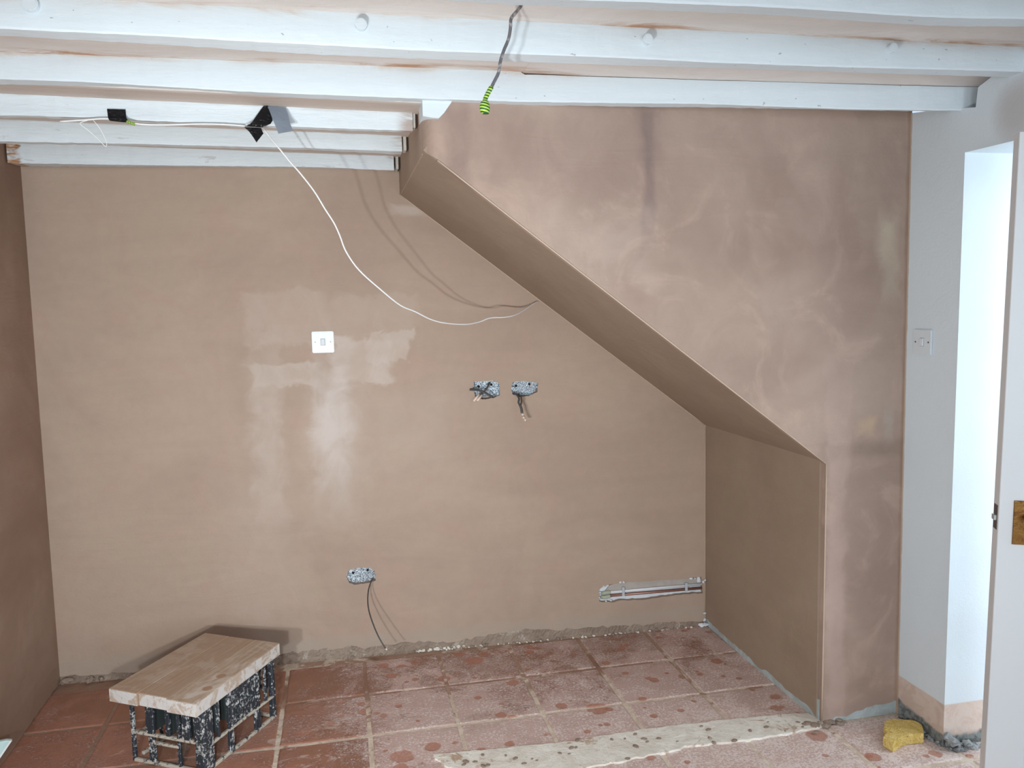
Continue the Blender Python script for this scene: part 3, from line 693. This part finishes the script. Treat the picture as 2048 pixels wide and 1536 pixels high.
lp = [((186, 240), 2.55), ((196, 252), 2.545), ((206, 268), 2.56), ((213, 285), 2.58), ((211, 293), 2.59), ((196, 278), 2.57), ((178, 262), 2.555), ((160, 247), 2.546), ((175, 241), 2.545)]
tag(tube('thin_wire', [P3(*p, y) for p, y in lp], 0.0011, M_cabw, None, 6, 4), 'hair-thin pale wire loop hanging below the joist left of the small tape', 'wire')
def tape_mat():
    g = G('black_tape', 0.22, 0, 0.6); n = g.noise(35, 3, 0.6, 1.5); g.color(g.scale(lin(30, 31, 36), n*0.5+0.7)); g.bump(n, 0.006); return g.m
M_tape = tape_mat(); M_tapeback = simple('grey_tape_back', lin(176, 188, 202), 0.35, var=0.08, scale=25)
def ribbon(name, quads, mat, parent=None, thick=0.0007, sub=6, wr=0.0012):
    """strip through rows of (left point, right point)"""
    bm = bmesh.new(); rows = []; r = random.Random(len(quads)*7+1)
    for (a, b), (c, d) in zip(quads, quads[1:]):
        for k in range(sub):
            t = k/sub; rows.append((a.lerp(c, t), b.lerp(d, t)))
    rows.append(quads[-1]); g = []
    for i, (l, rr) in enumerate(rows):
        row = []
        for j in range(6):
            p = l.lerp(rr, j/5); p = p+Vector((0, -1, 0))*r.uniform(0, wr); row.append(bm.verts.new(p))
        g.append(row)
    for i in range(len(g)-1):
        for j in range(5): bm.faces.new([g[i][j], g[i+1][j], g[i+1][j+1], g[i][j+1]])
    r_ = bmesh.ops.solidify(bm, geom=bm.faces[:], thickness=thick)
    return frombm(name, bm, mat, parent, smooth=False)
t1 = empty('black_tape', P3(235, 232, 2.54), 'small square of black tape holding the cable to the joist', 'tape')
under(ribbon('tape_strip', [(P3(214, 218, 2.5525), P3(251, 219, 2.5525)), (P3(216, 234, 2.550), P3(252, 232, 2.549)), (P3(217, 238, 2.540), P3(253, 236, 2.540)), (P3(220, 242, 2.538), P3(259, 246, 2.538))], M_tape), t1)
def stripes(name, ax):
    g = G(name, 0.5, 0, 0.4); v = (g.z*150.0+g.x*40.0).fract() if ax == 'z' else (g.x*230.0).fract()
    g.color(g.mix(g.step(v, 0.42, 0.5)*g.step(v, 1.0, 0.92), lin(190, 225, 95), lin(45, 95, 50))); return g.m
M_str = stripes('green_yellow_sleeve', 'z'); M_str2 = stripes('green_yellow_sleeve_flat', 'x')
under(tube('striped_sleeve', [P3(254, 242.5, 2.539), P3(262, 246, 2.537), P3(269.5, 248.5, 2.537)], 0.0042, M_str2, None, 10, 4), t1)
t2 = empty('folded_tape', P3(535, 235, 2.53), 'long folded black tape with a grey flap hanging from the joist', 'tape')
under(ribbon('tape_strip', [(P3(527, 212, 2.550), P3(536, 211.5, 2.550)), (P3(516, 227, 2.544), P3(542, 228, 2.540)), (P3(505, 243, 2.538), P3(545.5, 241, 2.530)), (P3(499, 249, 2.530), P3(541, 248, 2.522)), (P3(490, 253, 2.530), P3(525, 255, 2.524))], M_tape, wr=0.002), t2)
under(ribbon('tape_end', [(P3(488, 254, 2.530), P3(522, 256, 2.526)), (P3(498, 263, 2.524), P3(527, 267, 2.520)), (P3(506, 274, 2.518), P3(520, 276, 2.516)), (P3(513, 285, 2.514), P3(514.5, 283, 2.514))], M_tape), t2)
under(ribbon('grey_flap', [(P3(534, 211, 2.551), P3(571, 215, 2.548)), (P3(539, 222, 2.538), P3(575, 226, 2.535)), (P3(546, 240, 2.520), P3(579, 243, 2.515)), (P3(557, 267.5, 2.500), P3(586, 262, 2.495))], M_tapeback, wr=0.0005), t2)
hc = empty('hanging_cable', at(1042, 12, 2, 2.12), 'grey cable hanging from the ceiling with a green-yellow striped taped end', 'cable')
hp = [at(1042, 12, 2, 2.12), P3(1030, 27, 1.80), P3(1022, 38, 1.83), P3(1021, 55, 1.85), P3(1017, 78, 1.86), P3(1008, 100, 1.86), P3(1001, 122, 1.86), P3(997, 145, 1.86), P3(989, 162, 1.86), P3(982, 176, 1.86)]
def dirty():
    g = G('plaster_spattered_grey_sheath', 0.6); n = g.noise(45, 3, 0.6)
    g.color(g.mix(g.step(n, 0.48, 0.6), lin(105, 105, 110), lin(170, 165, 165))); return g.m
under(tube('sheath', hp, 0.0037, dirty(), None, 8, 6), hc)
under(tube('striped_sleeve', [P3(983, 174, 1.86), P3(976, 186, 1.86), P3(971, 197, 1.86), P3(969, 205, 1.86)], 0.0052, M_str, None, 10, 5), hc)
under(tube('taped_knob', [P3(969.5, 203, 1.858), P3(969.5, 208, 1.857), P3(969.5, 217, 1.857), P3(970, 224, 1.857), P3(970, 227, 1.857)], lambda t: 0.006+0.0055*math.sin(min(1, t*1.15+0.1)*math.pi*0.80), M_str, None, 14, 5), hc)

# ------------------------------------------------------------ crate and plank board
def splat():
    g = G('plaster_splashed_black_plastic', 0.5, 0, 0.4)
    n = g.noise(95, 4, 0.65, 0.5); b = g.noise(18, 4, 0.7, 0.8); e = g.noise(260, 3)
    c = g.mix(g.step(n*0.7+b*0.45+e*0.1, 0.64, 0.73)*0.85, lin(46, 53, 60), lin(205, 207, 206))
    g.color(c); g.bump(n, 0.003); return g.m
M_splat = splat()
def dusty_rail():
    g = G('dust_caked_black_plastic', 0.8); n = g.noise(60, 4, 0.7)
    g.color(g.mix(g.step(n, 0.35, 0.5), lin(70, 74, 78), lin(190, 182, 168))); return g.m
M_rail = dusty_rail()
U = Vector((0.504, 0.863, 0)).normalized(); W_ = Vector((U.y, -U.x, 0)); CEN = Vector((-0.502, 2.824, 0))
crate = empty('crate', (0, 0, 0), 'black plaster-splashed plastic crate standing under the plank board', 'crate')
crate.location = CEN; crate.rotation_euler = (0, 0, math.atan2(U.y, U.x))   # local x = long way, local -y = towards camera right
ua, ub, va, vb, HZ = -0.172, 0.212, -0.146, 0.143, 0.226
def cb(name, lo, hi, mat=M_splat, parent=crate, bevel=0.0025):
    return box(name, lo, hi, mat, parent, bevel=bevel)
th = 0.012
# local y positive = left/back side; the photo's right face lies at y = -vb, the near face at x = ua
for (x, y, w1, w2) in ((ua, -vb, 0.050, 0.038), (ub-0.02, -vb, 0.02, 0.02), (ua, -va-0.014, 0.014, 0.014), (ub-0.02, -va-0.02, 0.02, 0.02)):
    cb('corner_post', (x, y, 0), (x+w1, y+w2, HZ), bevel=0.004)
def face_long(y0, panel):
    L = ub-ua; y1 = y0+th
    xs = lambda f: ua+f*L
    for f, w, za in ((0.20, 0.010, 0.085), (0.335, 0.009, 0.0), (0.37, 0.012, 0.0) if panel else (0.5, 0.01, 0.0), (0.70, 0.011, 0.0), (0.745, 0.014, 0.0), (0.86, 0.008, 0.085)):
        cb('slat', (xs(f)-w/2, y0+0.001, za), (xs(f)+w/2, y1-0.001, HZ-0.01), bevel=0.0015)
    cb('rail', (ua+0.04, y0, 0.078), (ub-0.01, y1, 0.088), M_rail)
    cb('rail', (ua+0.04, y0, 0.0), (ub-0.01, y1, 0.012), M_rail)
    cb('rail', (ua+0.04, y0, HZ-0.014), (ub-0.01, y1, HZ), M_splat)
    if panel:
        pn = cb('crest_panel', (xs(0.385), y0+0.003, 0.088), (xs(0.69), y1-0.001, HZ-0.012))
        r = random.Random(11); bm = bmesh.new()
        for k in range(15):
            cx_, cz_ = xs(0.42)+r.random()*0.24*L, 0.105+r.random()*0.085
            a0 = r.random()*6; rr = r.uniform(0.007, 0.018)
            pts = [Vector((cx_+math.cos(a0+t*0.75)*rr*(1-t*0.08), y0+0.0022, cz_+math.sin(a0+t*0.75)*rr*(1-t*0.08))) for t in range(6)]
            tubebm(bm, spline(pts, 3), 0.0034, 6)
        frombm('embossed_scroll', bm, M_splat, pn)
face_long(-vb, True); face_long(-va-th, False)
def face_short(x0):
    Wd = vb-va; x1 = x0+th; ys = lambda f: -va-f*Wd     # f = 0 at the left corner, 1 at the near right corner
    for f, w, za in ((0.235, 0.010, 0.10), (0.285, 0.024, 0.0), (0.515, 0.016, 0.105), (0.655, 0.012, 0.0), (0.76, 0.030, 0.10), (0.88, 0.008, 0.10)):
        cb('slat', (x0+0.001, ys(f)-w/2, za), (x1-0.001, ys(f)+w/2, HZ-0.01), bevel=0.0015)
    cb('rail', (x0, ys(0.98), 0.095), (x1, ys(0.02), 0.106), M_rail)
    cb('rail', (x0, ys(0.66), 0.070), (x1, ys(0.28), 0.079), M_rail)
    cb('rail', (x0, ys(0.98), 0.0), (x1, ys(0.02), 0.012), M_rail)
    cb('rail', (x0, ys(0.98), HZ-0.014), (x1, ys(0.02), HZ), M_splat)
face_short(ua); face_short(ub-th)
# cross ribs inside and the lattice base (crate is upside down)
M_inner = simple('dark_green_grey_plastic', lin(58, 66, 66), 0.5, var=0.2)
for k in range(1, 4):
    y = -va-(vb-va)*k/4; cb('divider', (ua+th, y-0.003, 0.10), (ub-th, y+0.003, HZ-0.004), M_inner, bevel=0)
for k in range(1, 5):
    x = ua+(ub-ua)*k/5; cb('divider', (x-0.003, -vb+th, 0.10), (x+0.003, -va-th, HZ-0.004), M_inner, bevel=0)
cb('crate_base', (ua+0.004, -vb+0.004, HZ-0.004), (ub-0.004, -va-0.004, HZ), M_inner, bevel=0)

def plank_mat(name, base, dusty, knots):
    g = G(name, 0.78, 0, 0.2)
    m = g.t.nodes.new('ShaderNodeTexCoord'); mp = g.t.nodes.new('ShaderNodeMapping'); mp.inputs['Scale'].default_value = (1.5, 22, 22)
    g.t.links.new(m.outputs['Object'], mp.inputs[0])
    gr = g.noise(4, 5, 0.6, 0.6, mp.outputs[0]); b = g.noise(9, 4, 0.65, 0.8)
    c = g.mix(g.step(gr, 0.35, 0.7), base, lin(172, 148, 128)); c = g.mix(g.step(b, 0.45, 0.65)*dusty, c, lin(214, 204, 194))
    if name == 'whitened_plank_side': c = g.mix(g.step(g.noise(20, 5, 0.7, 0.8), 0.60, 0.48)*0.85, lin(186, 168, 152), lin(212, 212, 210))
    for kx, ky, r in knots:
        d = ((g.x-kx)*(g.x-kx)+(g.y-ky)*(g.y-ky))
        c = g.mix(g.step(d+(b-0.5)*r*r*0.8, r*r, r*r*0.5)*0.75, c, lin(162, 122, 92))
    g.color(c); g.bump(gr, 0.0015); return g.m
k1, k2 = at(442, 1352, 2, 0.27), at(415, 1377, 2, 0.27)
M_pl1 = plank_mat('warm_pine_plank', lin(178, 152, 130), 0.25, ())
M_pl3 = plank_mat('dusty_pine_plank', lin(190, 170, 150), 0.75, ((k1.x, k1.y, 0.019), (k2.x, k2.y, 0.019)))
M_side = plank_mat('whitened_plank_side', lin(200, 190, 180), 0.8, ())
board = empty('plank_board', (0, 0, 0), 'dusty board of three pale wooden planks lying on the black crate', 'board')
board.location = CEN+Vector((0, 0, HZ)); board.rotation_euler = (0, 0, math.atan2(U.y, U.x))
cor = [at(*p, 2, 0.27) for p in ((216.6, 1376.7), (410, 1265.4), (559.4, 1285.9), (392.4, 1408))]
loc = lambda p: ((p-CEN).dot(U), (p-CEN).dot(Vector((-U.y, U.x, 0))))
A, Bq, Cq, Dq = [Vector(loc(p)) for p in cor]          # near left, far left, far right, near right
for k in range(3):
    f0, f1 = k/3+0.0012, (k+1)/3-0.0012
    q = [A.lerp(Dq, f0), Bq.lerp(Cq, f0), Bq.lerp(Cq, f1), A.lerp(Dq, f1)]
    jit = (0.0, 0.006, -0.002)[k]
    bm = bmesh.new(); h0, h1 = 0.0005, 0.27-HZ-(0.0, 0.0006, 0.0)[k]
    lo = [bm.verts.new((p.x+(jit if i in (0, 3) else 0), p.y, h0)) for i, p in enumerate(q)]
    hi = [bm.verts.new((p.x+(jit if i in (0, 3) else 0), p.y, h1)) for i, p in enumerate(q)]
    bm.faces.new(lo[::-1]); bm.faces.new(hi)
    for i in range(4):
        f = bm.faces.new([lo[i], lo[(i+1) % 4], hi[(i+1) % 4], hi[i]])
        if i in (1, 3) or (i == 0 and k == 0) or (i == 2 and k == 2): f.material_index = 1
    bmesh.ops.bevel(bm, geom=bm.edges[:], offset=0.0018, segments=2, affect='EDGES')
    pk = frombm('plank', bm, M_pl3 if k == 2 else M_pl1, board); pk.data.materials.append(M_side)

# ------------------------------------------------------------ sponge
def sponge_mat():
    g = G('yellow_sponge_foam', 0.95, 0, 0.1); n = g.noise(70, 5, 0.75, 0.5); d, a, b = g.voro(230)
    c = g.mix(g.step(n, 0.35, 0.6), lin(218, 186, 100), lin(238, 212, 140)); c = g.mix(g.step(d, 0.3, 0.1)*0.4, c, lin(150, 110, 45))
    c = g.mix(g.step(g.noise(40, 5, 0.7, 0.6, g.vec(1, 1, 2, 1, 1, 1)), 0.62, 0.67)*0.7, c, lin(130, 90, 45))
    g.color(c); g.bump(n*0.8+d*0.5, 0.006); return g.m
opx = [(1769, 1441.5), (1779, 1437), (1791, 1436), (1808, 1438), (1826, 1439), (1838, 1443.5), (1845, 1450), (1847.5, 1458), (1847.5, 1466.6), (1836, 1468), (1813.5, 1470), (1803, 1474), (1796, 1479), (1786, 1485), (1775, 1480), (1766, 1474), (1769, 1469), (1773.5, 1464), (1769, 1458), (1768, 1451)]
HS = 0.036
spc = at(1806, 1460, 2, HS); spo = [at(*p, 2, HS) for p in opx]
sponge = empty('sponge', (spc.x, spc.y, 0), None, None)
COL.objects.unlink(sponge); bpy.data.objects.remove(sponge)
bm = bmesh.new(); r = random.Random(5); lv = []
loop = []
for i, p in enumerate(spo):
    q = spo[(i+1) % len(spo)]
    for j in range(4): loop.append(p.lerp(q, j/4))
for z, s in ((0.0015, 0.95), (0.008, 1.0), (0.018, 1.01), (0.029, 1.0), (0.035, 0.975), (HS, 0.93)):
    lv.append([bm.verts.new((spc.x+(p.x-spc.x)*s+r.uniform(-1, 1)*0.0013, spc.y+(p.y-spc.y)*s+r.uniform(-1, 1)*0.0013, z+(r.uniform(-1, 1)*0.001 if z > 0.002 else 0))) for p in loop])
for a, b in zip(lv, lv[1:]):
    for i in range(len(a)): bm.faces.new([a[i], a[(i+1) % len(a)], b[(i+1) % len(a)], b[i]])
cv = [Vector((v.co.x, v.co.y)) for v in lv[-1]]
tris = delaunay_2d_cdt(cv, [(i, (i+1) % len(cv)) for i in range(len(cv))], [], 0, 1e-7)[2]
for t in tris:
    c = sum((cv[i] for i in t), Vector((0, 0)))/3
    if inpoly(c, cv):
        bm.faces.new([lv[-1][i] for i in t]); bm.faces.new([lv[0][i] for i in reversed(t)])
sp_o = frombm('sponge', bm, sponge_mat()); tag(sp_o, 'yellow sponge with a bite-shaped notch on the tiles by the doorway', 'sponge')

# ------------------------------------------------------------ tool tip at the left edge of the frame
M_tool = simple('pale_turquoise_plastic', lin(205, 232, 232), 0.3, var=0.15, scale=18)
e = empty('hand_tool', (-1.05, 2.5, 0.1), 'pale turquoise straight-edged tool tip leaning at the left wall', 'tool')
a = at(25, 1481, 1, 2.72); b = at(10, 1483, 1, 2.72); c_ = at(-60, 1600, 1, 2.62); d_ = at(-75, 1600, 1, 2.62); a2 = at(-1, 1517, 1, 2.69)
bm = bmesh.new()
q = [at(13, 1481, 1, 2.72), at(24, 1481.5, 1, 2.72), at(-45, 1584, 1, 2.60), at(-150, 1560, 1, 2.60), at(-8, 1485, 1, 2.72)]
F_ = [bm.verts.new(p) for p in q]; B_ = [bm.verts.new(p+Vector((-0.004, 0.012, 0.0))) for p in q]
bm.faces.new(F_); bm.faces.new(B_[::-1])
for i in range(5): bm.faces.new([F_[i], F_[(i+1) % 5], B_[(i+1) % 5], B_[i]])
under(frombm('blade', bm, M_tool), e)
q = [at(24, 1481.5, 1, 2.719), at(20, 1481.5, 1, 2.719), at(-52, 1584, 1, 2.599), at(-45, 1584, 1, 2.599)]
bm = bmesh.new(); F_ = [bm.verts.new(p) for p in q]; B_ = [bm.verts.new(p+Vector((0, 0.003, 0))) for p in q]
bm.faces.new(F_); bm.faces.new(B_[::-1])
for i in range(4): bm.faces.new([F_[i], F_[(i+1) % 4], B_[(i+1) % 4], B_[i]])
under(frombm('edge_strip', bm, simple('white_edge', lin(235, 238, 238), 0.4)), e)

# ------------------------------------------------------------ glazed door standing ajar in the opening
M_door = simple('white_gloss_door_paint', lin(226, 230, 233), 0.4, var=0.03, scale=4)
def brass():
    g = G('tarnished_brass', 0.32, 0.9, 0.5); n = g.noise(35, 4, 0.65, 0.8)
    g.color(g.mix(g.step(n, 0.35, 0.65), lin(150, 112, 62), lin(112, 72, 42))); g.roughness(n*0.4+0.15); g.bump(n, 0.001); return g.m
M_brass = brass(); M_steel = simple('dark_latch_steel', lin(95, 88, 84), 0.4, 0.7, 0.4, 200)
DO = Vector((1.7035, 1.8095, 0)); ANG = math.radians(-27)
door = empty('door_1', DO, None, None, None, 'structure')
lean = -0.040/1.86
ZT, ZB_, LW, TK, SW = 1.86, 0.012, 0.72, 0.046, 0.092
def dpart(name, lo, hi, mat=M_door, parent=None, bevel=0.0015):
    bm = bmesh.new(); boxbm(bm, lo, hi, bevel)
    bm.transform(Matrix.Rotation(ANG, 4, 'Z'))
    for v in bm.verts: v.co.x += (v.co.z-ZT)*0.0225
    return frombm(name, bm, mat, parent or door)
dpart('stile', (0, 0, ZB_), (SW, TK, ZT)); dpart('stile', (LW-SW, 0, ZB_), (LW, TK, ZT))
dpart('rail', (SW, 0, ZB_), (LW-SW, TK, 0.05)); dpart('rail', (SW, 0, ZT-0.09), (LW-SW, TK, ZT)); 
dpart('glazing_bar', (SW, 0.008, 0.90), (LW-SW, TK-0.008, 0.925)); dpart('glazing_bar', (SW, 0.008, 0.46), (LW-SW, TK-0.008, 0.485)); dpart('glazing_bar', (SW, 0.008, 1.33), (LW-SW, TK-0.008, 1.355))
dpart('glazing_bead', (SW-0.001, 0.004, 0.05), (SW+0.009, TK-0.004, ZT-0.09))
gm = G('window_glass', 0.02)
tr = gm.t.nodes.new('ShaderNodeBsdfTransparent'); gs = gm.t.nodes.new('ShaderNodeBsdfGlossy'); gs.inputs['Roughness'].default_value = 0.02
fr = gm.t.nodes.new('ShaderNodeFresnel'); fr.inputs['IOR'].default_value = 1.3; mx = gm.t.nodes.new('ShaderNodeMixShader')
gm.t.links.new(fr.outputs[0], mx.inputs[0]); gm.t.links.new(tr.outputs[0], mx.inputs[1]); gm.t.links.new(gs.outputs[0], mx.inputs[2])
gm.t.links.new(mx.outputs[0], gm.t.nodes['Material Output'].inputs['Surface'])
for z0, z1 in ((0.05, 0.46), (0.485, 0.90), (0.925, 1.33), (1.355, ZT-0.09)):
    dpart('pane', (SW, TK/2-0.0015, z0), (LW-SW, TK/2+0.0015, z1), gm.m, bevel=0)
lpz0, lpz1 = at(1988, 1057, 1, 1.83).z, at(1988, 1009, 1, 1.83).z
lpp = dpart('latch_plate', (-0.0012, 0.010, lpz0), (0.001, TK-0.008, lpz1), M_steel, bevel=0.0003)
dpart('latch_bolt', (-0.007, 0.013, (lpz0+lpz1)/2-0.008), (0.0, TK-0.012, (lpz0+lpz1)/2+0.006), simple('worn_bolt', lin(205, 212, 216), 0.3, 0.7), lpp, 0.0006)
hz0, hz1 = 0.797, 0.914
hp_ = dpart('handle_plate', (0.034, -0.004, hz0), (0.085, 0.0, hz1), M_brass, bevel=0.0008)
bm = bmesh.new(); tubebm(bm, spline([Vector((0.062, -0.004, 0.872)), Vector((0.062, -0.03, 0.872)), Vector((0.068, -0.042, 0.871)), Vector((0.11, -0.045, 0.867)), Vector((0.16, -0.042, 0.866))], 5), 0.007, 10)
bm.transform(Matrix.Rotation(ANG, 4, 'Z'))
for v in bm.verts: v.co.x += (v.co.z-ZT)*0.0225
frombm('lever', bm, M_brass, hp_, smooth=True)
for zz in (hz0+0.012, hz1-0.012):
    m = Matrix.Rotation(ANG, 4, 'Z')
    c = m @ Vector((0.060, -0.0045, zz)); c.x += (zz-ZT)*0.0225
    cyl('screw', c, m @ Vector((0, 1, 0)), 0.004, 0.002, M_brass, hp_, 10)

# ------------------------------------------------------------ rubble by the doorway
r = random.Random(21); sp = []
for k in range(46):
    x = 1.857+abs(r.gauss(0, 0.09)); s = r.uniform(0.005, 0.014); sp.append((x, 2.178-r.uniform(-0.002, 0.02)-s*0.3, max(0.003, 0.045*math.exp(-(x-1.86)*14)*r.random()), s))
for k in range(26):
    y = r.uniform(2.19, 2.40); sp.append((1.852-r.uniform(0, 0.006), y, r.uniform(0.0, 0.012), r.uniform(0.004, 0.009)))
rb = lumps('rubble', sp, M_rubble, None); tag(rb, 'grey mortar rubble piled at the foot of the doorway jamb', 'rubble')
